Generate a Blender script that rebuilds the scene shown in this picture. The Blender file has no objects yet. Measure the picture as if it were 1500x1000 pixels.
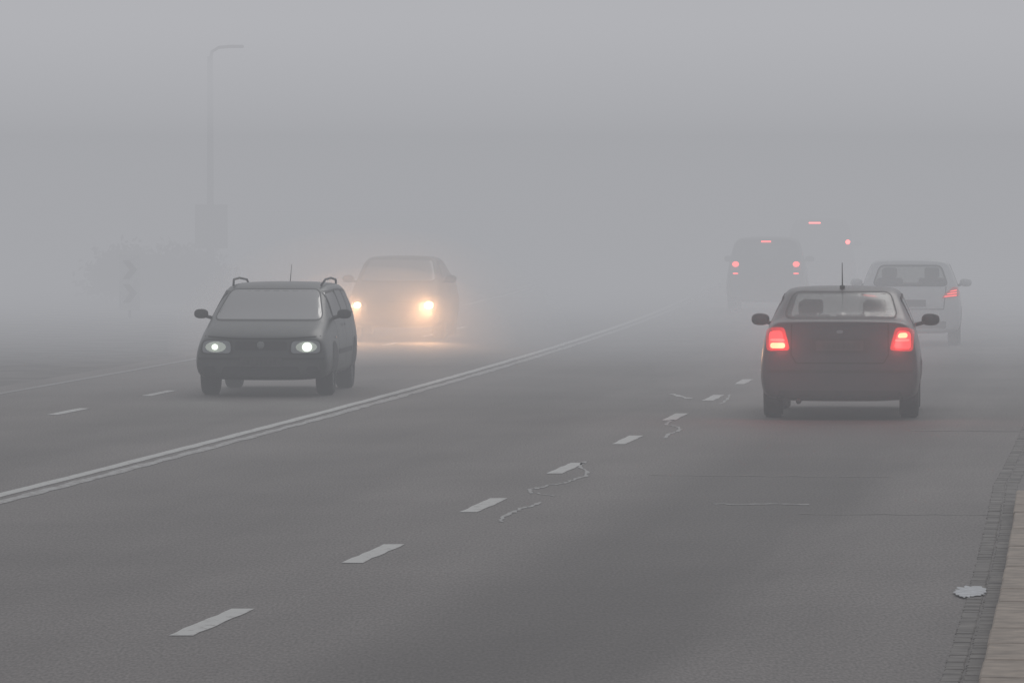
import bpy, bmesh, math, random
from mathutils import Vector, Matrix
from mathutils.bvhtree import BVHTree
random.seed(7)
S=bpy.context.scene
COL=S.collection

# ------------------------------------------------------------------ materials
def newmat(name):
    m=bpy.data.materials.new(name); m.use_nodes=True
    return m,m.node_tree,m.node_tree.nodes["Principled BSDF"]
def simple(name,col,rough=.5,metal=0,emis=None,es=0,var=.15,scale=12,coat=0,spec=.5):
    m,nt,b=newmat(name)
    n=nt.nodes.new("ShaderNodeTexNoise"); n.inputs["Scale"].default_value=scale; n.inputs["Detail"].default_value=5
    tc=nt.nodes.new("ShaderNodeTexCoord"); nt.links.new(tc.outputs["Object"],n.inputs["Vector"])
    r=nt.nodes.new("ShaderNodeValToRGB")
    r.color_ramp.elements[0].position=.3; r.color_ramp.elements[1].position=.7
    r.color_ramp.elements[0].color=[c*(1-var) for c in col]+[1]
    r.color_ramp.elements[1].color=[min(1,c*(1+var)) for c in col]+[1]
    nt.links.new(n.outputs["Fac"],r.inputs["Fac"]); nt.links.new(r.outputs["Color"],b.inputs["Base Color"])
    b.inputs["Roughness"].default_value=rough; b.inputs["Metallic"].default_value=metal
    b.inputs["Coat Weight"].default_value=coat
    b.inputs["Specular IOR Level"].default_value=spec
    if emis:
        b.inputs["Emission Color"].default_value=list(emis)+[1]; b.inputs["Emission Strength"].default_value=es
    return m
def glassmat(name,tint,refl=1.0):
    m=bpy.data.materials.new(name); m.use_nodes=True; nt=m.node_tree; nt.nodes.clear()
    o=nt.nodes.new("ShaderNodeOutputMaterial"); mx=nt.nodes.new("ShaderNodeMixShader")
    t=nt.nodes.new("ShaderNodeBsdfTransparent"); t.inputs[0].default_value=(tint,tint*1.02,tint*1.0,1)
    g=nt.nodes.new("ShaderNodeBsdfGlossy"); g.inputs["Roughness"].default_value=.12; g.inputs[0].default_value=(refl,refl,refl,1)
    f=nt.nodes.new("ShaderNodeFresnel"); f.inputs[0].default_value=1.5
    n=nt.nodes.new("ShaderNodeTexNoise"); n.inputs["Scale"].default_value=3
    a=nt.nodes.new("ShaderNodeMath"); a.operation='MULTIPLY_ADD'; a.inputs[1].default_value=.06; 
    nt.links.new(n.outputs["Fac"],a.inputs[0]); nt.links.new(f.outputs[0],a.inputs[2])
    nt.links.new(a.outputs[0],mx.inputs[0]); nt.links.new(t.outputs[0],mx.inputs[1]); nt.links.new(g.outputs[0],mx.inputs[2])
    nt.links.new(mx.outputs[0],o.inputs[0]); return m

M={}
M['rubber']=simple("tyre_rubber",(.02,.02,.02),.85)
M['rim']=simple("wheel_alloy",(.13,.13,.135),.5,.5)
M['black']=simple("black_plastic",(.018,.018,.019),.6)
M['inner']=simple("cabin_interior",(.03,.03,.032),.8)
M['chrome']=simple("chrome_trim",(.2,.2,.21),.4,1)
M['plate']=simple("number_plate_dirty",(.05,.05,.048),.7)
M['plate_ink']=simple("number_plate_ink",(.035,.035,.035),.6)
M['glass']=glassmat("car_glass",.60,.8)
M['glass_dark']=glassmat("car_glass_tinted",.28,.34)
M['lens']=simple("headlamp_lens",(.24,.25,.26),.3,.3)
M['seam']=simple("panel_gap",(.006,.006,.006),.9)
M['steel']=simple("galvanised_steel",(.20,.21,.21),.6,.2)
M['red_lens']=simple("tail_lens_red",(.30,.02,.02),.25,emis=(1,.03,.03),es=.25)
M['red_lit']=simple("tail_lamp_lit",(.6,.05,.05),.3,emis=(1,.06,.06),es=1.2)
M['red_hot']=simple("tail_lamp_bulb",(.6,.1,.05),.3,emis=(1,.22,.11),es=5)
M['red_suv']=simple("tail_lamp_bulb_far",(.6,.1,.05),.3,emis=(1,.08,.07),es=11)
M['red_led']=simple("tail_lamp_led",(.6,.1,.05),.3,emis=(1,.07,.06),es=3)
M['pink_lens']=simple("indicator_lens_clear",(.6,.3,.28),.3,emis=(1,.25,.2),es=.6)
M['orange_lens']=simple("indicator_lens",(.5,.2,.06),.3)
M['head_cool']=simple("headlamp_bulb_cool",(1,1,1),.3,emis=(.88,1,.82),es=1.8)
M['head_cool_dim']=simple("headlamp_reflector_cool",(.5,.5,.5),.3,emis=(.85,1,.78),es=.18)
M['head_warm']=simple("headlamp_bulb_warm",(1,1,1),.3,emis=(1,.70,.38),es=26)

# ------------------------------------------------------------------ mesh helpers
def mk(name,verts,faces,mat,parent=None,smooth=False):
    me=bpy.data.meshes.new(name); me.from_pydata([tuple(v) for v in verts],[],faces); me.update()
    if smooth:
        for p in me.polygons: p.use_smooth=True
    o=bpy.data.objects.new(name,me); COL.objects.link(o)
    if mat: me.materials.append(mat)
    if parent: o.parent=parent
    return o
def from_bm(name,bm,mat,parent=None,smooth=False):
    me=bpy.data.meshes.new(name); bm.to_mesh(me); bm.free()
    if smooth:
        for p in me.polygons: p.use_smooth=True
    o=bpy.data.objects.new(name,me); COL.objects.link(o)
    if mat: me.materials.append(mat)
    if parent: o.parent=parent
    return o
def empty(name,loc=(0,0,0),rz=0):
    e=bpy.data.objects.new(name,None); COL.objects.link(e); e.location=loc; e.rotation_euler=(0,0,rz); e.empty_display_size=.3
    return e
def rbox(name,c,s,mat,parent=None,bev=.02,seg=2,rot=None,smooth=True):
    bm=bmesh.new(); bmesh.ops.create_cube(bm,size=1)
    for v in bm.verts: v.co=Vector((v.co.x*s[0],v.co.y*s[1],v.co.z*s[2]))
    if bev: bmesh.ops.bevel(bm,geom=bm.edges[:],offset=min(bev,min(s)*.45),segments=seg,affect='EDGES',profile=.5)
    if rot: bmesh.ops.rotate(bm,verts=bm.verts,cent=(0,0,0),matrix=rot)
    bmesh.ops.translate(bm,verts=bm.verts,vec=c)
    return from_bm(name,bm,mat,parent,smooth)
def ellipsoid(name,c,s,mat,parent=None,pw=.8,u=20):
    bm=bmesh.new(); bmesh.ops.create_uvsphere(bm,u_segments=u,v_segments=int(u*.6),radius=1)
    for v in bm.verts:
        p=v.co
        for i in range(3): p[i]=math.copysign(abs(p[i])**pw,p[i])
        v.co=Vector((p.x*s[0]+c[0],p.y*s[1]+c[1],p.z*s[2]+c[2]))
    return from_bm(name,bm,mat,parent,True)
def lathe_x(name,prof,mat,parent,c,seg=36):
    vs=[];fs=[];n=len(prof)
    for i in range(seg):
        a=2*math.pi*i/seg
        for r,x in prof: vs.append((c[0]+x,c[1]+r*math.cos(a),c[2]+r*math.sin(a)))
    for i in range(seg):
        j=(i+1)%seg
        for k in range(n-1): fs.append((i*n+k,i*n+k+1,j*n+k+1,j*n+k))
    return mk(name,vs,fs,mat,parent,True)
def tube(name,pts,r,mat,parent=None,seg=10,r2=None):
    vs=[];fs=[];n=len(pts); pts=[Vector(p) for p in pts]
    for i,p in enumerate(pts):
        t=(pts[min(i+1,n-1)]-pts[max(i-1,0)]).normalized()
        u=t.orthogonal().normalized() if i==0 else (u-t*u.dot(t)).normalized()
        w=t.cross(u); rr=r if r2 is None else r+(r2-r)*i/(n-1)
        for k in range(seg):
            a=2*math.pi*k/seg; vs.append(p+(u*math.cos(a)+w*math.sin(a))*rr)
    for i in range(n-1):
        for k in range(seg):
            l=(k+1)%seg; fs.append((i*seg+k,i*seg+l,(i+1)*seg+l,(i+1)*seg+k))
    fs.append(tuple(range(seg))[::-1]); fs.append(tuple((n-1)*seg+k for k in range(seg)))
    return mk(name,vs,fs,mat,parent,True)
def chaikin(poly,n=2,t=.22):
    for _ in range(n):
        q=[]
        for i in range(len(poly)):
            a=poly[i];b=poly[(i+1)%len(poly)]
            q.append((a[0]*(1-t)+b[0]*t,a[1]*(1-t)+b[1]*t)); q.append((a[0]*t+b[0]*(1-t),a[1]*t+b[1]*(1-t)))
        poly=q
    return poly
def roundc(poly,r=.05):
    out=[];n=len(poly)
    for i in range(n):
        p=Vector(poly[i]);a=Vector(poly[i-1]);b=Vector(poly[(i+1)%n])
        ra=min(r,(a-p).length*.45);rb=min(r,(b-p).length*.45)
        A=p+(a-p).normalized()*ra;B=p+(b-p).normalized()*rb
        for k in range(5):
            t=k/4; q=A*(1-t)**2+p*2*t*(1-t)+B*t*t; out.append((q.x,q.y))
    return out
def grow(poly,d):
    cx=sum(a for a,b in poly)/len(poly);cz=sum(b for a,b in poly)/len(poly)
    w=max(abs(a-cx) for a,b in poly);h=max(abs(b-cz) for a,b in poly)
    return [((x-cx)*(1+d/w)+cx,(z-cz)*(1+d/h)+cz) for x,z in poly]
def volume(me):
    bm=bmesh.new(); bm.from_mesh(me); v=abs(bm.calc_volume()); bm.free(); return v

DV={'rear':Vector((0,-1,0)),'front':Vector((0,1,0)),'left':Vector((-1,0,0)),'right':Vector((1,0,0)),'top':Vector((0,0,1))}
# ------------------------------------------------------------------ car builder
class Car:
    def __init__(s,name,st,paint,loc,rz):
        s.e=empty(name,loc,rz); s.paint=paint
        N=8; vs=[];ring=[]
        for (yl,ym,yb,yr,wl,wm,wb,wt,zb,zm,zs,zt) in st:
            half=[(0,yl,zb),(wl*.9,yl,zb),(wl,yl,zb+.10),(wm,ym,zm),(wb,yb,zs),(wt,yr,zs+(zt-zs)*.86 if zt-zs>.2 else zt-.03),(wt*.86,yr,zt-.012),(0,yr,zt)]
            idx=[]
            for x,y,z in half: idx.append(len(vs)); vs.append((x,y,z))
            lft=[idx[0]]
            for x,y,z in half[1:-1]: lft.append(len(vs)); vs.append((-x,y,z))
            lft.append(idx[-1]); ring.append((idx,lft))
        fs=[]
        for i in range(len(st)-1):
            (a,al),(b,bl)=ring[i],ring[i+1]
            for k in range(N-1):
                fs.append((a[k],b[k],b[k+1],a[k+1])); fs.append((al[k],al[k+1],bl[k+1],bl[k]))
        for (a,al),rev in ((ring[0],0),(ring[-1],1)):
            for k in range(1,N-2):
                f=(a[k],a[k+1],al[k+1],al[k]); fs.append(f if not rev else f[::-1])
            f=(a[0],a[1],al[1]); fs.append(f if not rev else f[::-1])
            f=(a[N-2],a[N-1],al[N-2]); fs.append(f if not rev else f[::-1])
        o=mk("body",vs,fs,paint,s.e,True)
        bm=bmesh.new(); bm.from_mesh(o.data); bmesh.ops.recalc_face_normals(bm,faces=bm.faces); bm.to_mesh(o.data); bm.free()
        md=o.modifiers.new("s","SUBSURF"); md.levels=3; md.render_levels=3
        dg=bpy.context.evaluated_depsgraph_get(); dg.update()
        me=bpy.data.meshes.new_from_object(o.evaluated_get(dg)); o.modifiers.clear(); o.data=me
        for p in me.polygons: p.use_smooth=True
        s.body=o
        s.bvh=BVHTree.FromPolygons([v.co.copy() for v in me.vertices],[tuple(p.vertices) for p in me.polygons])
    def hit(s,a,b,face):
        if face=='rear': r=s.bvh.ray_cast(Vector((a,-5,b)),Vector((0,1,0)))
        elif face=='front': r=s.bvh.ray_cast(Vector((a,12,b)),Vector((0,-1,0)))
        elif face=='left': r=s.bvh.ray_cast(Vector((-5,a,b)),Vector((1,0,0)))
        elif face=='right': r=s.bvh.ray_cast(Vector((5,a,b)),Vector((-1,0,0)))
        elif face=='top': r=s.bvh.ray_cast(Vector((a,b,5)),Vector((0,0,-1)))
        if r[0] is None: return None
        return r[0],r[1]
    def patch(s,name,poly,face,mat,off=.006,sm=2,maxl=.07,rad=None):
        if rad: poly=roundc(poly,rad)
        elif sm: poly=chaikin(poly,sm)
        bm=bmesh.new(); bm.faces.new([bm.verts.new((p[0],p[1],0)) for p in poly])
        bmesh.ops.triangulate(bm,faces=bm.faces[:])
        for _ in range(5):
            es=[e for e in bm.edges if e.calc_length()>maxl]
            if not es: break
            bmesh.ops.subdivide_edges(bm,edges=es,cuts=1); bmesh.ops.triangulate(bm,faces=bm.faces[:])
        dead=[]
        D=DV[face]
        for v in bm.verts:
            h=s.hit(v.co.x,v.co.y,face)
            if h is None: dead.append(v); continue
            n=h[1]
            if n.dot(D)<0: n=-n
            v.co=h[0]+(n*.6+D*.6)*off
        if dead: bmesh.ops.delete(bm,geom=dead,context='VERTS')
        bmesh.ops.recalc_face_normals(bm,faces=bm.faces)
        return from_bm(name,bm,mat,s.e,True)
    def both(s,name,poly,face,mat,**k):
        s.patch(name+"_right",poly,face,mat,**k); s.patch(name+"_left",[(-a,b) for a,b in poly][::-1],face,mat,**k)
    def sides(s,name,poly,mat,**k):
        s.patch(name+"_right",poly,'right',mat,**k); s.patch(name+"_left",poly,'left',mat,**k)
    def line(s,name,pts,face,w,mat,off=.007):
        P=[]
        for i in range(len(pts)-1):
            a=Vector(pts[i]);b=Vector(pts[i+1]); n=max(1,int((b-a).length/.06))
            for k in range(n): P.append(a.lerp(b,k/n))
        P.append(Vector(pts[-1])); vs=[];fs=[];ok=[]
        for i,p in enumerate(P):
            t=(P[min(i+1,len(P)-1)]-P[max(i-1,0)]).normalized(); nn=Vector((-t.y,t.x))*w/2
            for q in (p+nn,p-nn):
                h=s.hit(q.x,q.y,face); ok.append(h is not None)
                vs.append((h[0] if h else Vector((0,0,0)))+DV[face]*off)
        for i in range(len(P)-1):
            f=(2*i,2*i+1,2*i+3,2*i+2)
            if all(ok[k] for k in f): fs.append(f)
        mk(name,vs,fs,mat,s.e)
    def hollow(s,front,rear,side,L,gl=None):
        gl=gl or M['glass_dark']
        s.body.data.materials.append(M['inner'])
        def cutter(vs,fs):
            o=mk("cut",vs,fs,M['inner']); 
            bm=bmesh.new(); bm.from_mesh(o.data); bmesh.ops.recalc_face_normals(bm,faces=bm.faces)
            if bm.calc_volume(signed=True)<0: bmesh.ops.reverse_faces(bm,faces=bm.faces)
            bmesh.ops.triangulate(bm,faces=bm.faces[:])
            bm.to_mesh(o.data); bm.free()
            return o
        f=roundc(front,.07); r=roundc(rear,.07); n=len(f)
        fs=[(i,(i+1)%n,n+(i+1)%n,n+i) for i in range(n)]+[tuple(range(n)),tuple(range(n,2*n))[::-1]]
        cs=[cutter([(p[0],-.5,p[1]) for p in r]+[(p[0],L+.5,p[1]) for p in f],fs)]
        for j,sp in enumerate(side):
            q=[(a,b+.0037*(j+1)) for a,b in roundc(sp,.06)]; m=len(q)
            fs=[(i,(i+1)%m,m+(i+1)%m,m+i) for i in range(m)]+[tuple(range(m)),tuple(range(m,2*m))[::-1]]
            cs.append(cutter([(-2,p[0],p[1]) for p in q]+[(2,p[0]+.003,p[1]) for p in q],fs))
        orig=s.body.data; par=s.body.parent; s.body.parent=None
        bpy.context.view_layer.update()
        cur=orig
        for c in cs:
            for selfi,solv in ((False,'EXACT'),(True,'EXACT'),(False,'FAST')):
                md=s.body.modifiers.new("b","BOOLEAN"); md.operation='DIFFERENCE'; md.object=c; md.solver=solv
                if solv=='EXACT':
                    md.use_self=selfi; md.material_mode='TRANSFER'
                bpy.context.view_layer.update()
                dg=bpy.context.evaluated_depsgraph_get(); dg.update()
                me=bpy.data.meshes.new_from_object(s.body.evaluated_get(dg)); s.body.modifiers.clear()
                v=volume(me); ok=v>.75*volume(cur) and v<volume(cur)*1.001
                if ok: cur=me; s.body.data=me; break
        s.body.parent=par
        for c in cs: bpy.data.objects.remove(c)
        s.patch("windscreen",grow(front,.012),'front',gl,off=.004,rad=.07)
        s.patch("rear_window",grow(rear,.012),'rear',gl,off=.004,rad=.07)
        for i,sp in enumerate(side): s.sides("side_window_%d"%i,grow(sp,.012),gl,off=.004,rad=.06)
        for nm,poly,fc in (("windscreen_seal",front,'front'),("rear_window_seal",rear,'rear')):
            q=roundc(grow(poly,.014),.08); s.line(nm,q+[q[0]],fc,.03,M['black'],off=.008)
        for i,sp in enumerate(side):
            q=roundc(grow(sp,.014),.07)
            for fc in ('left','right'): s.line("window_seal_%d_%s"%(i,fc),q+[q[0]],fc,.025,M['black'],off=.008)
    def wheels(s,y1,y2,r,w):
        for nm,y in (("rear",y1),("front",y2)):
            arch=[(y+(r+.055)*math.cos(a),r+(r+.055)*math.sin(a)) for a in [math.pi*(i/18) for i in range(19)]]
            arch=arch+[(y-(r+.05),.24),(y+(r+.05),.24)]
            s.sides("wheel_arch_"+nm,arch,M['black'],off=.004,sm=0)
            for sg,sd in ((1,"right"),(-1,"left")):
                x=sg*(w-.13)
                p=[(r*.62,-.10),(r*.9,-.105),(r*.985,-.085),(r,-.05),(r,.05),(r*.985,.085),(r*.9,.105),(r*.62,.10)]
                lathe_x("tyre_%s_%s"%(nm,sd),p,M['rubber'],s.e,(x,y,r))
                lathe_x("rim_%s_%s"%(nm,sd),[(r*.66,-.09),(r*.6,.0),(r*.6,sg*.08),(r*.66,sg*.095)],M['rim'],s.e,(x,y,r))
                lathe_x("hub_%s_%s"%(nm,sd),[(0.001,sg*.085),(.06,sg*.08),(.07,sg*.03),(r*.61,0)],M['black'],s.e,(x,y,r))
                for k in range(5):
                    a=2*math.pi*k/5+.3
                    rbox("spoke_%s_%s_%d"%(nm,sd,k),(x+sg*.07,y+math.cos(a)*r*.33,r+math.sin(a)*r*.33),(.03,r*.58,.055),M['rim'],s.e,.01,1,Matrix.Rotation(a,3,'X'))
        tube("axle",[(-w+.1,y1,r*.9),(w-.1,y1,r*.9)],.05,M['black'],s.e)
        rbox("underbody",(0,(y1+y2)/2,.26),(w*1.5,abs(y2-y1)+.6,.08),M['black'],s.e,.02)
    def mirrors(s,y,z,w,mat=None,sz=(.105,.06,.07)):
        for sg,sd in ((1,"right"),(-1,"left")):
            ellipsoid("door_mirror_"+sd,(sg*(w+.12),y,z),sz,mat or s.paint,s.e)
            tube("mirror_arm_"+sd,[(sg*(w-.08),y+.02,z-.07),(sg*(w+.06),y,z-.03)],.022,M['black'],s.e)
    def seats(s,ys,z,xs=(-.36,.36)):
        for i,y in enumerate(ys):
            for j,x in enumerate(xs):
                rbox("seat_back_%d_%d"%(i,j),(x,y,z-.10),(.46,.12,.34),M['inner'],s.e,.05,3)
                rbox("head_restraint_%d_%d"%(i,j),(x,y,z+.16),(.25,.09,.17),M['inner'],s.e,.04,3)
    def plate(s,z,face,w=.52,h=.11):
        s.patch("number_plate",[(-w/2,z-h/2),(w/2,z-h/2),(w/2,z+h/2),(-w/2,z+h/2)],face,M['plate'],off=.014,sm=0)
        x=-w/2+.07
        while x<w/2-.06:
            if abs(x+.05)>.02: s.patch("plate_character",[(x,z-.03),(x+.03,z-.03),(x+.03,z+.03),(x,z+.03)],face,M['plate_ink'],off=.018,sm=0)
            x+=.055
    def lamp(s,name,kind,loc,energy,col,size=.04,aim=None,angle=60,blend=.6):
        l=bpy.data.lights.new(name,kind); l.energy=energy; l.color=col
        l.shadow_soft_size=size
        if kind=='SPOT': l.spot_size=math.radians(angle); l.spot_blend=blend
        o=bpy.data.objects.new(name,l); COL.objects.link(o); o.parent=s.e; o.location=loc
        if aim: o.rotation_euler=Vector(aim).to_track_quat('-Z','Y').to_euler()
        return o

def paint(name,col,rough=.32,dirt=(.07,.065,.06),amt=.35):
    m,nt,b=newmat(name)
    tc=nt.nodes.new("ShaderNodeTexCoord"); sp=nt.nodes.new("ShaderNodeSeparateXYZ"); nt.links.new(tc.outputs["Object"],sp.inputs[0])
    n=nt.nodes.new("ShaderNodeTexNoise"); n.inputs["Scale"].default_value=6; n.inputs["Detail"].default_value=6; nt.links.new(tc.outputs["Object"],n.inputs["Vector"])
    mr=nt.nodes.new("ShaderNodeMapRange"); mr.inputs[1].default_value=.75; mr.inputs[2].default_value=.15; mr.inputs[3].default_value=.0; mr.inputs[4].default_value=amt
    nt.links.new(sp.outputs["Z"],mr.inputs[0])
    mu=nt.nodes.new("ShaderNodeMath"); mu.operation='MULTIPLY_ADD'; mu.inputs[1].default_value=.2
    nt.links.new(n.outputs["Fac"],mu.inputs[0]); nt.links.new(mr.outputs[0],mu.inputs[2])
    mx=nt.nodes.new("ShaderNodeMixRGB"); mx.inputs[1].default_value=list(col)+[1]; mx.inputs[2].default_value=list(dirt)+[1]
    nt.links.new(mu.outputs[0],mx.inputs[0]); nt.links.new(mx.outputs[0],b.inputs["Base Color"])
    r=nt.nodes.new("ShaderNodeMath"); r.operation='MULTIPLY_ADD'; r.inputs[1].default_value=.5; r.inputs[2].default_value=rough
    nt.links.new(mu.outputs[0],r.inputs[0]); nt.links.new(r.outputs[0],b.inputs["Roughness"])
    b.inputs["Coat Weight"].default_value=.2; b.inputs["Coat Roughness"].default_value=.2
    return m

# ------------------------------------------------------------------ road alignment (metres)
def Dl(Y):
    Yc=min(Y,230.)
    v=-1.70+.126*(Yc-31)-.000284*(Yc-31)**2
    if Y>230: v+=(.126-2*.000284*199)*(Y-230)
    return v
def slope(Y): return .126-2*.000284*(min(Y,230)-31)

# ---- SEDAN (dark, rear view)
P1=paint("paint_dark_aubergine",(.014,.010,.016),.3)
def sedan_st():
    return [# yl ym yb yr  wl wm wb wt  zb zm zs zt
(.03,.05,.10,.14,.78,.82,.74,.66,.27,.62,.99,1.085),
(.06,.09,.16,.20,.85,.88,.80,.72,.21,.60,1.0,1.105),
(.42,.42,.42,.42,.87,.895,.83,.74,.20,.60,.99,1.115),
(.60,.60,.60,.58,.87,.895,.84,.74,.20,.60,.98,1.13),
(1.15,1.15,1.15,1.22,.87,.895,.84,.65,.20,.60,.97,1.42),
(1.45,1.45,1.45,1.48,.87,.895,.84,.665,.20,.60,.965,1.455),
(2.30,2.30,2.30,2.30,.87,.895,.84,.67,.20,.60,.95,1.465),
(2.75,2.75,2.75,2.70,.87,.895,.83,.65,.20,.60,.94,1.42),
(3.45,3.45,3.45,3.50,.87,.89,.80,.72,.20,.58,.92,.99),
(4.00,4.00,4.00,4.00,.86,.88,.77,.68,.20,.55,.82,.89),
(4.42,4.40,4.36,4.30,.83,.85,.74,.63,.21,.50,.70,.76),
(4.56,4.54,4.50,4.46,.72,.74,.65,.55,.26,.48,.62,.68)]
rearw=[(-.61,1.135),(.61,1.135),(.525,1.375),(-.525,1.375)]
frontw=[(-.66,1.03),(.66,1.03),(.54,1.37),(-.54,1.37)]
sedside=[[(.95,1.04),(1.55,1.02),(1.55,1.335),(1.22,1.31)],[(1.63,1.02),(2.95,1.01),(2.60,1.335),(1.63,1.345)]]
c=Car("sedan",sedan_st(),P1,(3.60,60.0,0),-math.atan(.082))
c.hollow(frontw,rearw,sedside,4.56,M['glass'])
c.wheels(.95,3.60,.32,.885); c.mirrors(3.05,1.05,.86); c.seats([1.15,2.25],1.05)
rbox("parcel_shelf",(0,.95,1.10),(1.1,.5,.02),M['inner'],c.e,.005)
c.both("tail_lamp",[(.545,.77),(.80,.76),(.815,.99),(.74,1.02),(.61,1.02)],'rear',M['red_lens'],off=.012,maxl=.04,rad=.04)
c.both("tail_lamp_lit",[(.59,.79),(.775,.785),(.77,.97),(.64,.985)],'rear',M['red_lit'],off=.02,maxl=.04,rad=.04)
c.both("reversing_lamp",[(.60,.865),(.76,.865),(.76,.895),(.61,.895)],'rear',M['pink_lens'],off=.026,maxl=.04)
c.patch("tail_lamp_bulb_left",[(-.76,.79),(-.60,.79),(-.60,.85),(-.76,.85)],'rear',M['red_hot'],off=.026,maxl=.04,rad=.03)
c.patch("tail_lamp_bulb_right",[(.63,.905),(.74,.905),(.74,.96),(.65,.96)],'rear',M['red_hot'],off=.026,maxl=.04,rad=.03)
c.line("boot_lid_seam",[(-.53,1.06),(-.535,.72),(-.48,.63),(.48,.63),(.535,.72),(.53,1.06)],'rear',.014,M['seam'])
c.patch("boot_recess",[(-.34,.74),(.34,.74),(.34,.90),(-.34,.90)],'rear',M['black'],off=.006,rad=.04)
c.plate(.82,'rear')
c.patch("bumper_strip",[(-.80,.52),(.80,.52),(.80,.555),(-.80,.555)],'rear',M['black'],off=.008,rad=.01)
c.patch("lower_valance",[(-.70,.24),(.70,.24),(.66,.33),(-.66,.33)],'rear',M['black'],off=.008,rad=.02)
c.patch("boot_badge",[(-.035,.955),(.035,.955),(.035,.99),(-.035,.99)],'rear',M['chrome'],off=.010)
tube("exhaust",[(-.45,.35,.22),(-.45,.0,.21)],.03,M['black'],c.e)
tube("aerial",[(0,1.40,1.44),(0,1.26,1.72)],.008,M['black'],c.e,6,.004)
ellipsoid("aerial_base",(0,1.42,1.45),(.03,.06,.02),M['black'],c.e)
rbox("high_brake_lamp",(.12,.66,1.135),(.34,.03,.03),M['black'],c.e,.01)
c.sides("side_trim",[(1.4,.55),(3.1,.55),(3.1,.60),(1.4,.60)],M['black'],sm=0)
c.sides("door_handle_rear",[(1.65,.86),(1.82,.86),(1.82,.89),(1.65,.89)],M['black'],off=.02)
for fc in('left','right'): c.line("door_seam_"+fc,[(1.60,.30),(1.60,.98)],fc,.012,M['seam'])
c.lamp("tail_glow_left",'POINT',(-.67,-.14,.90),6.5,(1,.07,.06)); c.lamp("tail_glow_right",'POINT',(.67,-.14,.90),5.5,(1,.07,.06))

# ---- generic estate / hatch profile
def estate(L,W,H,hood=.80,rake=.28,rt=.80):
    w=W/2
    return [
(.03,.04,.10,.10+rake,w*.86,w*.89,w*.87,w*(rt-.06),.28,.60,.92,H-.08),
(.07,.07,.14,.15+rake,w*.96,w*.97,w*.93,w*(rt-.01),.21,.60,.93,H-.03),
(.62,.62,.62,.62,w*.98,w*1.0,w*.96,w*rt,.20,.60,.94,H-.01),
(1.2,1.2,1.2,1.2,w*.98,w*1.0,w*.96,w*rt,.20,.60,.94,H),
(L*.48,L*.48,L*.48,L*.48,w*.98,w*1.0,w*.96,w*rt,.20,.60,.93,H+.005),
(L*.60,L*.60,L*.60,L*.59,w*.98,w*1.0,w*.95,w*(rt-.03),.20,.60,.92,H-.05),
(L*.755,L*.755,L*.755,L*.77,w*.98,w*1.0,w*.92,w*.83,.20,.58,hood+.06,hood+.14),
(L*.88,L*.88,L*.88,L*.88,w*.98,w*.99,w*.91,w*.80,.20,.55,hood-.03,hood+.06),
(L-.13,L-.13,L-.16,L-.20,w*.96,w*.98,w*.90,w*.77,.20,.50,hood-.12,hood-.04),
(L,L-.01,L-.04,L-.08,w*.86,w*.89,w*.82,w*.68,.25,.48,hood-.16,hood-.10)]
# ---- STATION WAGON (front view)
P2=paint("paint_dark_green_grey",(.016,.022,.022),.35)
L=4.4;Yf=67.3;sl=.060; Xf=-3.10
c=Car("station_wagon",estate(L,1.71,1.39,.83,.22,.79),P2,(Xf+L*sl,Yf+L,0),math.pi-math.atan(sl))
c.hollow([(-.66,.955),(.66,.955),(.54,1.285),(-.54,1.285)],[(-.57,.99),(.57,.99),(.52,1.24),(-.52,1.24)],
 [[(.48,1.00),(1.15,.99),(1.15,1.265),(.60,1.255)],[(1.22,.99),(2.0,.99),(2.0,1.275),(1.22,1.275)],[(2.07,.99),(2.95,.98),(2.62,1.255),(2.07,1.27)]],L)
c.wheels(.83,3.46,.31,.85); c.mirrors(2.95,1.0,.785,M['black'],(.09,.05,.06)); c.seats([1.25,2.25],.98)
rbox("dashboard",(0,2.95,.95),(1.25,.3,.08),M['inner'],c.e,.03)
for sg in(1,-1):
    tube("roof_rail_%s"%("right" if sg>0 else "left"),[(sg*.57,.48,1.34),(sg*.58,.62,1.40),(sg*.59,1.4,1.43),(sg*.585,2.1,1.42),(sg*.56,2.38,1.35)],.014,M['black'],c.e)
tube("aerial",[(0,.75,1.38),(0,.55,1.60)],.006,M['black'],c.e,6,.003)
c.both("headlamp_surround",[(.34,.525),(.75,.53),(.74,.69),(.62,.71),(.35,.70)],'front',M['black'],off=.006,maxl=.04,rad=.05)
c.both("headlamp",[(.37,.54),(.73,.545),(.72,.68),(.62,.695),(.38,.685)],'front',M['lens'],off=.012,maxl=.04,rad=.05)
def disc(x,z,r,k=.8): return [(x+r*math.cos(a),z+r*k*math.sin(a)) for a in [2*math.pi*i/14 for i in range(14)]]
for sg,sd,r in ((1,"right",.038),(-1,"left",.06)):
    c.patch("headlamp_reflector_"+sd,disc(sg*.56,.615,.13,.5),'front',M['head_cool_dim'],off=.018,sm=0,maxl=.04)
    c.patch("headlamp_bulb_"+sd,disc(sg*.57,.615,r,.9),'front',M['head_cool'],off=.024,sm=0,maxl=.04)
    c.lamp("headlamp_beam_"+sd,'SPOT',(sg*.57,L+.08,.62),8,(.85,1,.86),.05,(0,1,-.02),60,1)
c.patch("grille",[(-.33,.58),(.33,.58),(.32,.69),(-.32,.69)],'front',M['black'],off=.01,rad=.03)
for z in(.61,.64,.67): c.patch("grille_bar",[(-.31,z),(.31,z),(.31,z+.008),(-.31,z+.008)],'front',M['black'],off=.02,sm=0)
ellipsoid("grille_badge",(0,L-.02,.64),(.045,.015,.045),M['steel'],c.e)
c.patch("bumper_strip",[(-.78,.46),(.78,.46),(.78,.49),(-.78,.49)],'front',M['black'],off=.01,rad=.01)
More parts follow.
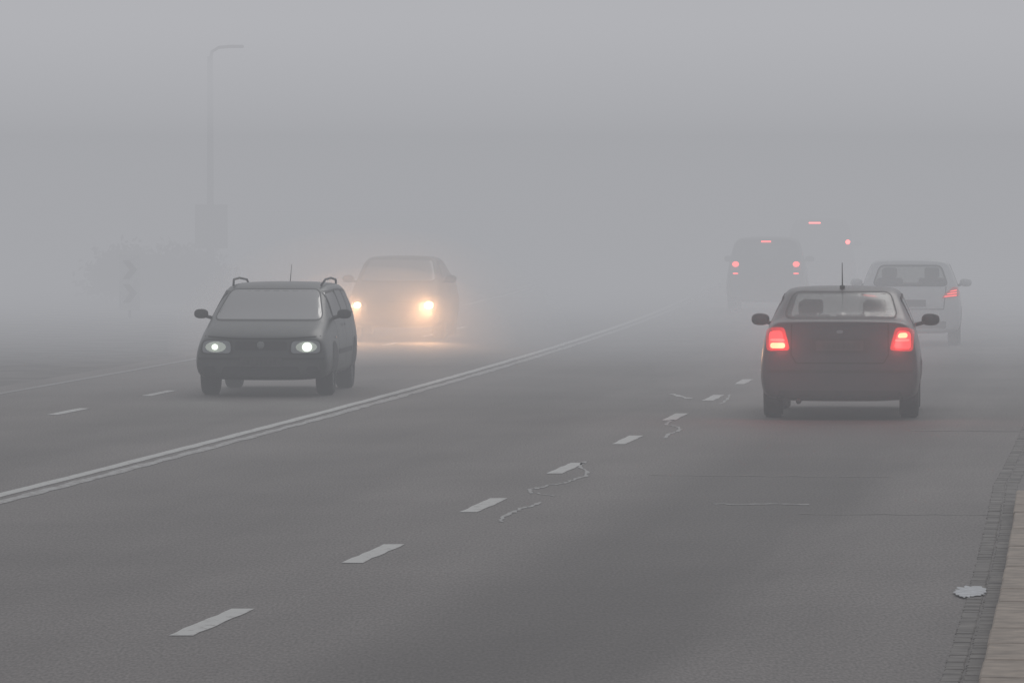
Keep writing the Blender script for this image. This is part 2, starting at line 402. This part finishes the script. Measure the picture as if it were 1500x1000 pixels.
c.patch("lower_intake",[(-.5,.27),(.5,.27),(.46,.38),(-.46,.38)],'front',M['black'],off=.008,rad=.03)
c.both("fog_lamp",[(.56,.30),(.72,.30),(.70,.38),(.57,.38)],'front',M['black'],off=.009,rad=.03)
c.plate(.43,'front')
c.line("bonnet_seam",[(-.72,.75),(-.3,.72),(.3,.72),(.72,.75)],'front',.012,M['seam'])
c.sides("side_trim",[(1.25,.50),(3.0,.50),(3.0,.56),(1.25,.56)],M['black'],sm=0)
for fc in('left','right'):
    c.line("door_seam_a_"+fc,[(2.03,.28),(2.03,.96)],fc,.012,M['seam']); c.line("door_seam_b_"+fc,[(3.0,.55),(3.0,.93)],fc,.012,M['seam']); c.line("door_seam_c_"+fc,[(1.17,.72),(1.17,.96)],fc,.012,M['seam'])
c.sides("door_handle",[(2.12,.84),(2.28,.84),(2.28,.87),(2.12,.87)],M['black'],off=.02)
c.patch("side_indicator",[(3.2,.70),(3.28,.70),(3.28,.73),(3.2,.73)],'left',M['orange_lens'],off=.01)

# ---- second oncoming car (sedan with warm headlights)
P3=paint("paint_grey_green",(.03,.032,.032),.45)
sl=.06;Xf=-2.1;Yf=96.
c=Car("sedan",sedan_st(),P3,(Xf+4.56*sl,Yf+4.56,0),math.pi-math.atan(sl))
c.hollow(frontw,rearw,sedside,4.56)
c.wheels(.95,3.60,.32,.885); c.mirrors(3.05,1.05,.80); c.seats([1.15,2.25],1.05)
rbox("dashboard",(0,3.05,.99),(1.25,.3,.08),M['inner'],c.e,.03)
c.both("headlamp",[(.46,.50),(.76,.51),(.74,.66),(.46,.65)],'front',M['lens'],off=.012,maxl=.04,rad=.05)
for sg,sd,r in ((1,"right",.06),(-1,"left",.07)):
    c.patch("headlamp_bulb_"+sd,disc(sg*.63,.60,r),'front',M['head_warm'],off=.02,sm=0,maxl=.04)
    c.lamp("headlamp_beam_"+sd,'SPOT',(sg*.63,4.66,.60),650 if sg>0 else 1250,(1,.53,.26),.06,(0,1,-.09),40,1)
c.patch("grille",[(-.40,.50),(.40,.50),(.38,.63),(-.38,.63)],'front',M['black'],off=.01,rad=.03)
c.patch("lower_intake",[(-.5,.28),(.5,.28),(.46,.38),(-.46,.38)],'front',M['black'],off=.008,rad=.03)
c.plate(.43,'front')

# ---- white hatchback (rear view)
P4=paint("paint_white",(.66,.67,.68),.35)
c=Car("hatchback",estate(4.2,1.74,1.46,.86,.42,.76),P4,(6.68,91.6,0),-math.atan(.078))
c.hollow([(-.66,1.02),(.66,1.02),(.53,1.35),(-.53,1.35)],[(-.61,1.03),(.61,1.03),(.50,1.33),(-.50,1.33)],
 [[(.80,1.05),(1.5,1.02),(1.5,1.33),(1.0,1.31)],[(1.57,1.02),(2.8,1.0),(2.5,1.31),(1.57,1.34)]],4.2,M['glass'])
c.wheels(.75,3.35,.31,.87); c.mirrors(2.8,1.03,.82,P4); c.seats([1.0,2.1],1.05)
c.both("tail_lamp",[(.52,.80),(.82,.84),(.82,.98),(.72,.99),(.58,.88)],'rear',M['red_lens'],off=.012,maxl=.04,rad=.03)
for k in range(3):
    z=.82+k*.042; c.both("tail_lamp_led_%d"%k,[(.56+.05*k,z),(.77,z+.02),(.77,z+.036),(.58+.05*k,z+.016)],'rear',M['red_led'],off=.022,sm=0,maxl=.04)
c.plate(.72,'rear'); c.patch("bumper_strip",[(-.6,.30),(.6,.30),(.6,.42),(-.6,.42)],'rear',M['black'],off=.008,rad=.03)
c.line("tailgate_seam",[(-.6,1.0),(-.56,.62),(.56,.62),(.6,1.0)],'rear',.014,M['seam'])
tube("rear_wiper",[(0,.22,1.0),(.3,.30,1.06)],.01,M['black'],c.e)

# ---- suv (rear view, middle lane)
P5=paint("paint_black",(.015,.015,.016),.4)
c=Car("suv",estate(4.4,1.80,1.66,.98,.25),P5,(5.62,121.,0),-math.atan(.075))
c.hollow([(-.68,1.14),(.68,1.14),(.57,1.53),(-.57,1.53)],[(-.60,1.14),(.60,1.14),(.54,1.46),(-.54,1.46)],
 [[(.6,1.12),(1.4,1.1),(1.4,1.51),(.75,1.48)],[(1.47,1.1),(2.9,1.1),(2.55,1.50),(1.47,1.52)]],4.4)
c.wheels(.85,3.5,.35,.89); c.mirrors(2.9,1.15,.80); c.seats([1.1,2.2],1.16)
c.both("tail_lamp",[(.60,.92),(.78,.92),(.78,1.12),(.62,1.12)],'rear',M['red_lens'],off=.012,maxl=.04,rad=.03)
c.both("tail_lamp_bulb",disc(.67,1.05,.075,.8),'rear',M['red_suv'],off=.022,maxl=.04,sm=0)
c.both("tail_lamp_reflection",[(.61,.83),(.73,.83),(.73,.86),(.61,.86)],'rear',M['red_suv'],off=.03,maxl=.04)  # glowing strips painted in as the reflection below the tail lamps
rbox("high_brake_lamp",(0,.30,1.555),(.22,.03,.035),M['red_suv'],c.e,.008)
rbox("roof_spoiler",(0,.36,1.59),(1.1,.2,.03),P5,c.e,.01)
c.plate(.70,'rear')
# ---- minivan (rear view, beyond)
P6=paint("paint_charcoal",(.012,.012,.014),.5)
M['red_far']=simple("led_brake_lamp",(.6,.1,.05),.3,emis=(1,.10,.09),es=90)
c=Car("minivan",estate(4.8,1.95,2.0,1.1,.15),P6,(8.35,148.,0),-math.atan(.06))
c.hollow([(-.72,1.25),(.72,1.25),(.6,1.8),(-.6,1.8)],[(-.66,1.22),(.66,1.22),(.6,1.74),(-.6,1.74)],
 [[(.6,1.2),(1.6,1.2),(1.6,1.8),(.7,1.8)],[(1.7,1.2),(3.1,1.2),(2.7,1.8),(1.7,1.8)]],4.8)
c.wheels(.9,3.8,.35,.96); c.mirrors(3.2,1.3,.90); c.seats([1.3,2.4],1.25)
c.both("tail_lamp",[(.68,1.15),(.82,1.15),(.80,1.48),(.70,1.48)],'rear',M['red_lens'],off=.012,maxl=.04,rad=.03)
c.both("tail_lamp_bulb",disc(.745,1.36,.06,1),'rear',M['red_far'],off=.022,maxl=.04,sm=0)
rbox("high_brake_lamp",(-.15,.22,1.88),(.32,.03,.035),M['red_far'],c.e,.008)
c.plate(.75,'rear')

# ------------------------------------------------------------------ ground, road, markings
ASPH=(.180,.164,.156)
def asphalt():
    m,nt,b=newmat("asphalt"); N=nt.nodes;Lk=nt.links
    uv=N.new("ShaderNodeUVMap"); uv.uv_map="lane"; sp=N.new("ShaderNodeSeparateXYZ"); Lk.new(uv.outputs[0],sp.inputs[0])
    tc=N.new("ShaderNodeTexCoord")
    def noise(vec,scale,det=4,mapping=None):
        n=N.new("ShaderNodeTexNoise"); n.inputs["Scale"].default_value=scale; n.inputs["Detail"].default_value=det
        if mapping:
            mp=N.new("ShaderNodeMapping"); mp.inputs["Scale"].default_value=mapping; Lk.new(vec,mp.inputs[0]); vec=mp.outputs[0]
        Lk.new(vec,n.inputs["Vector"]); return n.outputs["Fac"]
    fine=noise(tc.outputs["Object"],55,3,(1,.2,1))
    big=noise(uv.outputs[0],1,4,(1.2,.12,1)); blot=noise(tc.outputs["Object"],.35,4)
    def band(center,half,soft):
        a=N.new("ShaderNodeMath");a.operation='SUBTRACT';a.inputs[1].default_value=center
        w=N.new("ShaderNodeMath");w.operation='MULTIPLY_ADD';w.inputs[1].default_value=.9;w.inputs[2].default_value=-.45
        Lk.new(big,w.inputs[0]); ad=N.new("ShaderNodeMath");ad.operation='ADD';Lk.new(sp.outputs[0],ad.inputs[0]);Lk.new(w.outputs[0],ad.inputs[1])
        Lk.new(ad.outputs[0],a.inputs[0]); ab=N.new("ShaderNodeMath");ab.operation='ABSOLUTE';Lk.new(a.outputs[0],ab.inputs[0])
        mr=N.new("ShaderNodeMapRange");mr.interpolation_type='SMOOTHSTEP';mr.inputs[1].default_value=half+soft;mr.inputs[2].default_value=half-soft;mr.inputs[3].default_value=0;mr.inputs[4].default_value=1
        Lk.new(ab.outputs[0],mr.inputs[0]); return mr.outputs[0]
    def math2(op,a,bv):
        x=N.new("ShaderNodeMath");x.operation=op
        for i,q in enumerate((a,bv)):
            if isinstance(q,(int,float)): x.inputs[i].default_value=q
            else: Lk.new(q,x.inputs[i])
        return x.outputs[0]
    dark=math2('MULTIPLY',band(2.1,.95,.45),.38)
    dark2=math2('MULTIPLY',band(-2.0,.9,.6),.14)
    dark3=math2('MULTIPLY',band(-5.5,.8,.5),.18)
    tot=math2('ADD',math2('ADD',dark,dark2),dark3)
    v=math2('SUBTRACT',1.0,tot)
    v=math2('MULTIPLY',v,math2('ADD',math2('MULTIPLY',big,.55),.72))
    v=math2('MULTIPLY',v,math2('ADD',math2('MULTIPLY',blot,.45),.78))
    v=math2('MULTIPLY',v,math2('ADD',math2('MULTIPLY',fine,1.5),.25))
    cm=N.new("ShaderNodeVectorMath");cm.operation='SCALE';cm.inputs[0].default_value=ASPH;Lk.new(v,cm.inputs["Scale"])
    Lk.new(cm.outputs[0],b.inputs["Base Color"])
    b.inputs["Roughness"].default_value=.8
    bp=N.new("ShaderNodeBump");bp.inputs["Strength"].default_value=.3;bp.inputs["Distance"].default_value=.006;Lk.new(fine,bp.inputs["Height"]);Lk.new(bp.outputs[0],b.inputs["Normal"])
    return m
def strip(name,l0,l1,y0,y1,z,mat,step=2.,parent=None,jit=0):
    f0=l0 if callable(l0) else (lambda Y:l0); f1=l1 if callable(l1) else (lambda Y:l1)
    n=max(1,int(round((y1-y0)/step))); vs=[];fs=[];uvs=[]
    K=1 if (callable(l0) or callable(l1) or abs(l1-l0)<1) else int(abs(l1-l0)/.8)+1
    for i in range(n+1):
        Y=y0+(y1-y0)*i/n
        for k in range(K+1):
            l=f0(Y)+(f1(Y)-f0(Y))*k/K
            if jit and k in(0,K): l+=random.uniform(-jit,jit)
            vs.append((Dl(Y)+l,Y,z)); uvs.append((l,Y))
    for i in range(n):
        for k in range(K): a=i*(K+1)+k; fs.append((a,a+1,a+K+2,a+K+1))
    o=mk(name,vs,fs,mat,parent)
    u=o.data.uv_layers.new(name="lane")
    for lp in o.data.loops: u.data[lp.index].uv=uvs[lp.vertex_index]
    return o
gm=simple("verge_gravel_soil",(.16,.15,.143),.95,var=.3,scale=1.5)
mk("ground",[(-1500,-300,-.012),(1500,-300,-.012),(1500,2500,-.012),(-1500,2500,-.012)],[(0,1,2,3)],gm)
road=strip("road",-9.6,9.5,-20,700,0,asphalt(),step=4)
def paintmat(name,wear,col=(.58,.58,.56)):
    m,nt,b=newmat(name); tc=nt.nodes.new("ShaderNodeTexCoord")
    n=nt.nodes.new("ShaderNodeTexNoise"); n.inputs["Scale"].default_value=9; n.inputs["Detail"].default_value=8; n.inputs["Roughness"].default_value=.7; nt.links.new(tc.outputs["Object"],n.inputs["Vector"])
    r=nt.nodes.new("ShaderNodeValToRGB"); r.color_ramp.elements[0].position=wear-.06; r.color_ramp.elements[1].position=wear+.06
    r.color_ramp.elements[0].color=(ASPH[0]*1.4,ASPH[1]*1.4,ASPH[2]*1.4,1); r.color_ramp.elements[1].color=list(col)+[1]
    nt.links.new(n.outputs["Fac"],r.inputs[0]); nt.links.new(r.outputs[0],b.inputs["Base Color"]); b.inputs["Roughness"].default_value=.7
    return m
PM=paintmat("road_paint_white",.40); PW=paintmat("road_paint_worn",.48,(.48,.48,.47)); PV=paintmat("road_paint_faded",.46,(.30,.30,.30))
mark=empty("road_markings")
strip("double_line_far",-4.20,-4.07,20,260,.004,PM,step=.5,parent=mark,jit=.008)
strip("double_line_near",-3.97,-3.85,20,260,.004,PW,step=.4,parent=mark,jit=.02)
for i in range(-2,9):
    Yc=31+6.02*i+random.uniform(-.1,.1)
    strip("lane_dash_%d"%(i+2),-.07,.07,Yc-1.0,Yc+1.0,.004,PM,step=.25,parent=mark,jit=.009)
for i in range(-2,8):
    Yc=62.6+6.1*i
    strip("left_dash_%d"%(i+2),-7.15,-7.02,Yc-1,Yc+1,.004,PM,step=.5,parent=mark,jit=.01)
strip("edge_line",-9.12,-9.0,20,200,.004,PV,step=1,parent=mark,jit=.01)
cr=empty("road_cracks"); CM=paintmat("crack_frost",.42,(.40,.40,.39))
def ribbon(name,pts,w,mat,parent,z=.004):
    P=[]
    for i in range(len(pts)-1):
        a=Vector(pts[i]);b=Vector(pts[i+1])
        for k in range(6): P.append(a.lerp(b,k/6)+Vector((random.uniform(-.014,.014),random.uniform(-.08,.08))))
    P.append(Vector(pts[-1])); vs=[];fs=[]
    for i,p in enumerate(P):
        t=(P[min(i+1,len(P)-1)]-P[max(i-1,0)]).normalized(); nn=Vector((-t.y,t.x))*w*random.uniform(.2,.8)
        vs+= [(p.x+nn.x,p.y+nn.y*3,z),(p.x-nn.x,p.y-nn.y*3,z)]
    for i in range(len(P)-1): fs.append((2*i,2*i+1,2*i+3,2*i+2))
    return mk(name,vs,fs,mat,parent)
ribbon("crack_1",[(-.087,40.8),(-.062,41.5),(.053,42.4),(.134,42.9),(.228,43.5)],.035,CM,cr)
ribbon("crack_2",[(.344,44.4),(.168,44.9),(.147,45.4),(.288,46.0),(.435,46.4),(.529,47.0)],.03,CM,cr)
ribbon("crack_2b",[(.529,47.0),(.63,47.6),(.668,48.6),(.605,49.4),(.68,50.4)],.03,CM,cr)
ribbon("crack_3",[(1.54,55.4),(1.62,56.4),(1.775,57.5),(1.77,58.3),(1.656,58.9),(1.77,60.2)],.035,CM,cr)
ribbon("crack_4",[(2.47,64.9),(2.61,66.3),(2.73,68.2)],.03,CM,cr)
ribbon("crack_5",[(2.0,68.4),(2.08,67.6),(2.17,66.8)],.07,PM,cr)
CF=paintmat("joint_faint",.5,(.24,.23,.22))
ribbon("seam_1",[(1.60,43.25),(2.0,43.2),(2.35,43.15)],.03,CM,cr)
ribbon("seam_2",[(1.2,47.9),(2.3,47.7),(3.3,47.5)],.02,CF,cr)
ribbon("seam_3",[(2.2,41.9),(3.0,41.8),(3.7,41.7)],.02,CF,cr)
ribbon("seam_4",[(4.2,57.3),(5.2,57.2),(6.2,57.2)],.03,CF,cr)
ribbon("seam_5",[(2.6,96),(3.1,96.1)],.12,CF,cr)

def kl(Y): return 4.57-.021*(max(20,min(Y,46))-25.7)
stone=simple("kerb_concrete",(.33,.275,.225),.85,var=.3,scale=7)
slab=simple("paving_slabs",(.31,.26,.215),.9,var=.3,scale=5)
cob=simple("cobble_granite",(.19,.177,.165),.85,var=.35,scale=4)
def boxes(name,items,mat,bev):
    bm=bmesh.new()
    for (cx,cy,cz,sx,sy,sz,ang) in items:
        g=bmesh.ops.create_cube(bm,size=1)['verts']
        R=Matrix.Rotation(ang,3,'Z')
        for v in g: v.co=R@Vector((v.co.x*sx,v.co.y*sy,v.co.z*sz))+Vector((cx,cy,cz))
    bmesh.ops.bevel(bm,geom=bm.edges[:],offset=bev,segments=1,affect='EDGES')
    return from_bm(name,bm,mat)
it=[];Y=14.
while Y<42.2:
    it.append((Dl(Y+.5)+kl(Y+.5)+.15+random.uniform(-.005,.005),Y+.5,.0+random.uniform(-.004,.004),.30,.985,.24,-math.atan(slope(Y)-.021)+random.uniform(-.003,.003))); Y+=1.0
it.append((Dl(42.9)+kl(42.9)+.15,42.9,-.05,.30,.985,.24,-math.atan(.1)))
it2=[];Y=57.
while Y<110: it2.append((Dl(Y)+4.4,Y,0,.15,.985,.24,-math.atan(slope(Y)))); Y+=1.0
boxes("kerb",it+it2,stone,.01)
it=[];Y=14.
while Y<60:
    for k in range(2):
        it.append((Dl(Y)+kl(Y)-.055-.104*k+random.uniform(-.004,.004),Y+random.uniform(-.012,.012)+.07*k,-.038+random.uniform(-.003,.004),.098,.138,.09,-math.atan(slope(Y))+random.uniform(-.05,.05)))
    Y+=.145
boxes("cobbled_gutter",it,cob,.006)
it=[];Y=14.
while Y<42:
    for k in range(6):
        it.append((Dl(Y+.25)+kl(Y+.25)+.31+.25+.5*k,Y+.25,.035+random.uniform(-.002,.003),.495,.495,.16,-math.atan(slope(Y)-.021))) 
    Y+=.5
boxes("pavement",it,slab,.005)
snow=simple("slush",(.5,.52,.54),.6,var=.25,scale=20)
vs=[(2.80,33.3,.022)];n=40
for i in range(n):
    a=2*math.pi*i/n; q=random.uniform(.8,1.15); vs.append((2.80+.10*q*math.cos(a)+.05*math.sin(a),33.3+.5*q*math.sin(a),.013))
mk("slush_patch",vs,[(0,1+i,1+(i+1)%n) for i in range(n)],snow,None,True)

# ---- street furniture, left
e=empty("street_lamp",(-7.4,134,0))
tube("post",[(0,0,0),(0,0,2),(0,0,4),(0,0,6.0)],.10,M['black'],e,12,.07)
tube("arm",[(0,0,5.9),(.05,-.02,6.12),(.22,-.05,6.22),(.5,-.1,6.24)],.04,M['black'],e)
rbox("lantern",(.62,-.1,6.24),(.42,.18,.08),M['black'],e,.03)
tube("post_base",[(0,0,0),(0,0,.7)],.13,M['black'],e,12)
rbox("notice_board",(.03,-.12,1.84),(.80,.05,1.08),simple("board_dark",(.02,.02,.024),.8),e,.02)
e=empty("chevron_sign",(-8.05,115,0))
rbox("panel",(0,0,.74),(.44,.03,1.18),simple("sign_white",(.66,.67,.67),.6),e,.01)
tri=simple("sign_dark",(.10,.10,.10),.6)
for k in range(2):
    z=.48+k*.50
    mk("chevron_%d"%k,[(-.15,-.019,z-.17),(.0,-.019,z-.17),(.16,-.019,z+.03),(.0,-.019,z+.22),(-.15,-.019,z+.22),(.0,-.019,z+.03)],[(0,1,2,5),(5,2,3,4)],tri,e)
tube("post",[(0,.04,0),(0,.04,1.3)],.03,M['steel'],e)
e=empty("information_board",(-12.1,123,0))
rbox("board",(0,0,1.3),(1.05,.06,1.25),simple("board_grey",(.03,.03,.035),.7),e,.02)
for x in(-.35,.35): tube("leg_%d"%(x>0),[(x,.06,0),(x,.06,1.2)],.035,M['steel'],e)
def bush(name,cx,cy,rx,ry,h,n,seed):
    rnd=random.Random(seed); vs=[];fs=[]
    cl=[(cx+rnd.uniform(-rx,rx),cy+rnd.uniform(-ry,ry),rnd.uniform(.3,h),rnd.uniform(.4,1.0)) for _ in range(40)]
    for _ in range(n):
        c0=rnd.choice(cl); d=Vector((rnd.gauss(0,1),rnd.gauss(0,1),rnd.gauss(0,.8))).normalized()*c0[3]*rnd.uniform(.5,1)
        p=Vector(c0[:3])+d
        if p.z<.02: p.z=rnd.uniform(.02,.3)
        u=Vector((rnd.gauss(0,1),rnd.gauss(0,1),rnd.gauss(0,1))).normalized()*.09; w=u.orthogonal().normalized()*.05
        b=len(vs); vs+= [p-u,p+w,p+u,p-w]; fs.append((b,b+1,b+2,b+3))
    return mk(name,vs,fs,simple("foliage_winter",(.05,.05,.035),.9,var=.5,scale=3))
bush("roadside_bushes",-8.8,134,1.3,3,.8,9000,3)

# ------------------------------------------------------------------ fog volumes (layers butted, never overlapping)
FC=(.374,.379,.400)
def volmat(name,fc,emis,absd,scd,g=.5):
    m=bpy.data.materials.new(name); m.use_nodes=True; nt=m.node_tree; nt.nodes.clear()
    o=nt.nodes.new("ShaderNodeOutputMaterial"); outs=[]
    if emis:
        em=nt.nodes.new("ShaderNodeEmission"); em.inputs[0].default_value=(fc[0],fc[1],fc[2],1); em.inputs[1].default_value=emis; outs.append(em.outputs[0])
    if absd:
        ab=nt.nodes.new("ShaderNodeVolumeAbsorption"); ab.inputs[0].default_value=(0,0,0,1); ab.inputs[1].default_value=absd; outs.append(ab.outputs[0])
    if scd:
        sc=nt.nodes.new("ShaderNodeVolumeScatter"); sc.inputs["Color"].default_value=(1,1,1,1); sc.inputs["Density"].default_value=scd; sc.inputs["Anisotropy"].default_value=g; outs.append(sc.outputs[0])
    cur=outs[0]
    for q in outs[1:]:
        a=nt.nodes.new("ShaderNodeAddShader"); nt.links.new(cur,a.inputs[0]); nt.links.new(q,a.inputs[1]); cur=a.outputs[0]
    nt.links.new(cur,o.inputs["Volume"]); return m
fe=empty("fog")
def fogprism(name,prof,sig,fc,X=800):
    n=len(prof); vs=[(-X,y,z) for y,z in prof]+[(X,y,z) for y,z in prof]
    fs=[(i,(i+1)%n,n+(i+1)%n,n+i) for i in range(n)]+[tuple(range(n)),tuple(range(n,2*n))[::-1]]
    o=mk(name,vs,fs,volmat(name,fc,sig,sig,0),fe)  # emission stands in for daylight scattered inside the fog
    bm=bmesh.new(); bm.from_mesh(o.data); bmesh.ops.recalc_face_normals(bm,faces=bm.faces); bmesh.ops.triangulate(bm,faces=bm.faces[:]); bm.to_mesh(o.data); bm.free()
    return o
def top(Y):   # upper surface of the low fog: thin near us, rising with distance
    pts=[(-150,3.0),(50,3.0),(300,12.4),(1200,38.)]
    for (a,b),(c2,d) in zip(pts,pts[1:]):
        if Y<=c2: return b+(d-b)*(Y-a)/(c2-a)
    return 38.
g=.0005
fogprism("fog_bank_0",[(-150,-3),(50,-3),(63-g,-3),(63-g,top(63)-g),(50,3-g),(-150,3-g)],.0046,FC)
fogprism("fog_bank_1",[(63+g,-3),(80-g,-3),(80-g,top(80)-g),(63+g,top(63)-g)],.0165,FC)
fogprism("fog_bank_2",[(80+g,-3),(109-g,-3),(109-g,top(109)-g),(80+g,top(80)-g)],.041,FC)
fogprism("fog_bank_3",[(109+g,-3),(1200,-3),(1200,38-g),(300,12.4-g),(109+g,top(109)-g)],.057,FC)
fogprism("fog_upper_layer",[(-150,3+g),(50,3+g),(300,12.4+g),(1200,38+g),(1200,40),(-150,40)],.017,(.446,.450,.474))  # emits brighter than the banks to paint the upward brightening
glowfog=volmat("glow_fog",FC,.0045,0,.026,.62)  # scatter volumes added around the oncoming headlamps to show their glow
for k,(dx,dy,dz,sx,sy,sz) in enumerate(((0,0,0,3.3,10,1.9),(.05,1.4,-.1,2.4,8,1.35))):
    ellipsoid("glow_fog_oncoming_%d"%k,(-2.3+dx,89.5+dy,.10+dz),(sx,sy,sz),glowfog,fe,1.0,44)
glowfog2=volmat("glow_fog_light",FC,.0025,0,.03,.1)  # scatter volumes added behind the sedan for a red tail lamp glow
for k,f in enumerate((1.,.62)):
    ellipsoid("glow_fog_sedan_%d"%k,(3.58,59.3,.75),(2.1*f,1.6*f,1.05*f),glowfog2,fe,1.0,44)

# ------------------------------------------------------------------ world + sun
w=bpy.data.worlds.new("World"); S.world=w; w.use_nodes=True; nt=w.node_tree; bg=nt.nodes["Background"]
sk=nt.nodes.new("ShaderNodeTexSky"); sk.sky_type='NISHITA'; sk.sun_disc=False; sk.sun_elevation=math.radians(38); sk.sun_rotation=math.radians(20)
hs=nt.nodes.new("ShaderNodeHueSaturation"); hs.inputs["Saturation"].default_value=.12
nt.links.new(sk.outputs[0],hs.inputs["Color"]); nt.links.new(hs.outputs[0],bg.inputs[0]); bg.inputs[1].default_value=.12
sl=bpy.data.lights.new("sun",'SUN'); sl.energy=.7; sl.angle=math.radians(25); sl.color=(1,.97,.93)
so=bpy.data.objects.new("sun",sl); COL.objects.link(so)
el=math.radians(38);az=math.radians(20)
so.rotation_euler=(-Vector((math.sin(az)*math.cos(el),math.cos(az)*math.cos(el),math.sin(el)))).to_track_quat('-Z','Y').to_euler()
so.location=(0,0,60)

cam=bpy.data.cameras.new("camera"); co=bpy.data.objects.new("camera",cam); COL.objects.link(co)
cam.sensor_width=36; cam.lens=192; cam.clip_start=.5; cam.clip_end=5000
co.location=(0,0,2.37); co.rotation_euler=(math.radians(90-1.432),0,0); S.camera=co
S.view_settings.view_transform='Standard'; S.view_settings.look='None'; S.view_settings.exposure=0
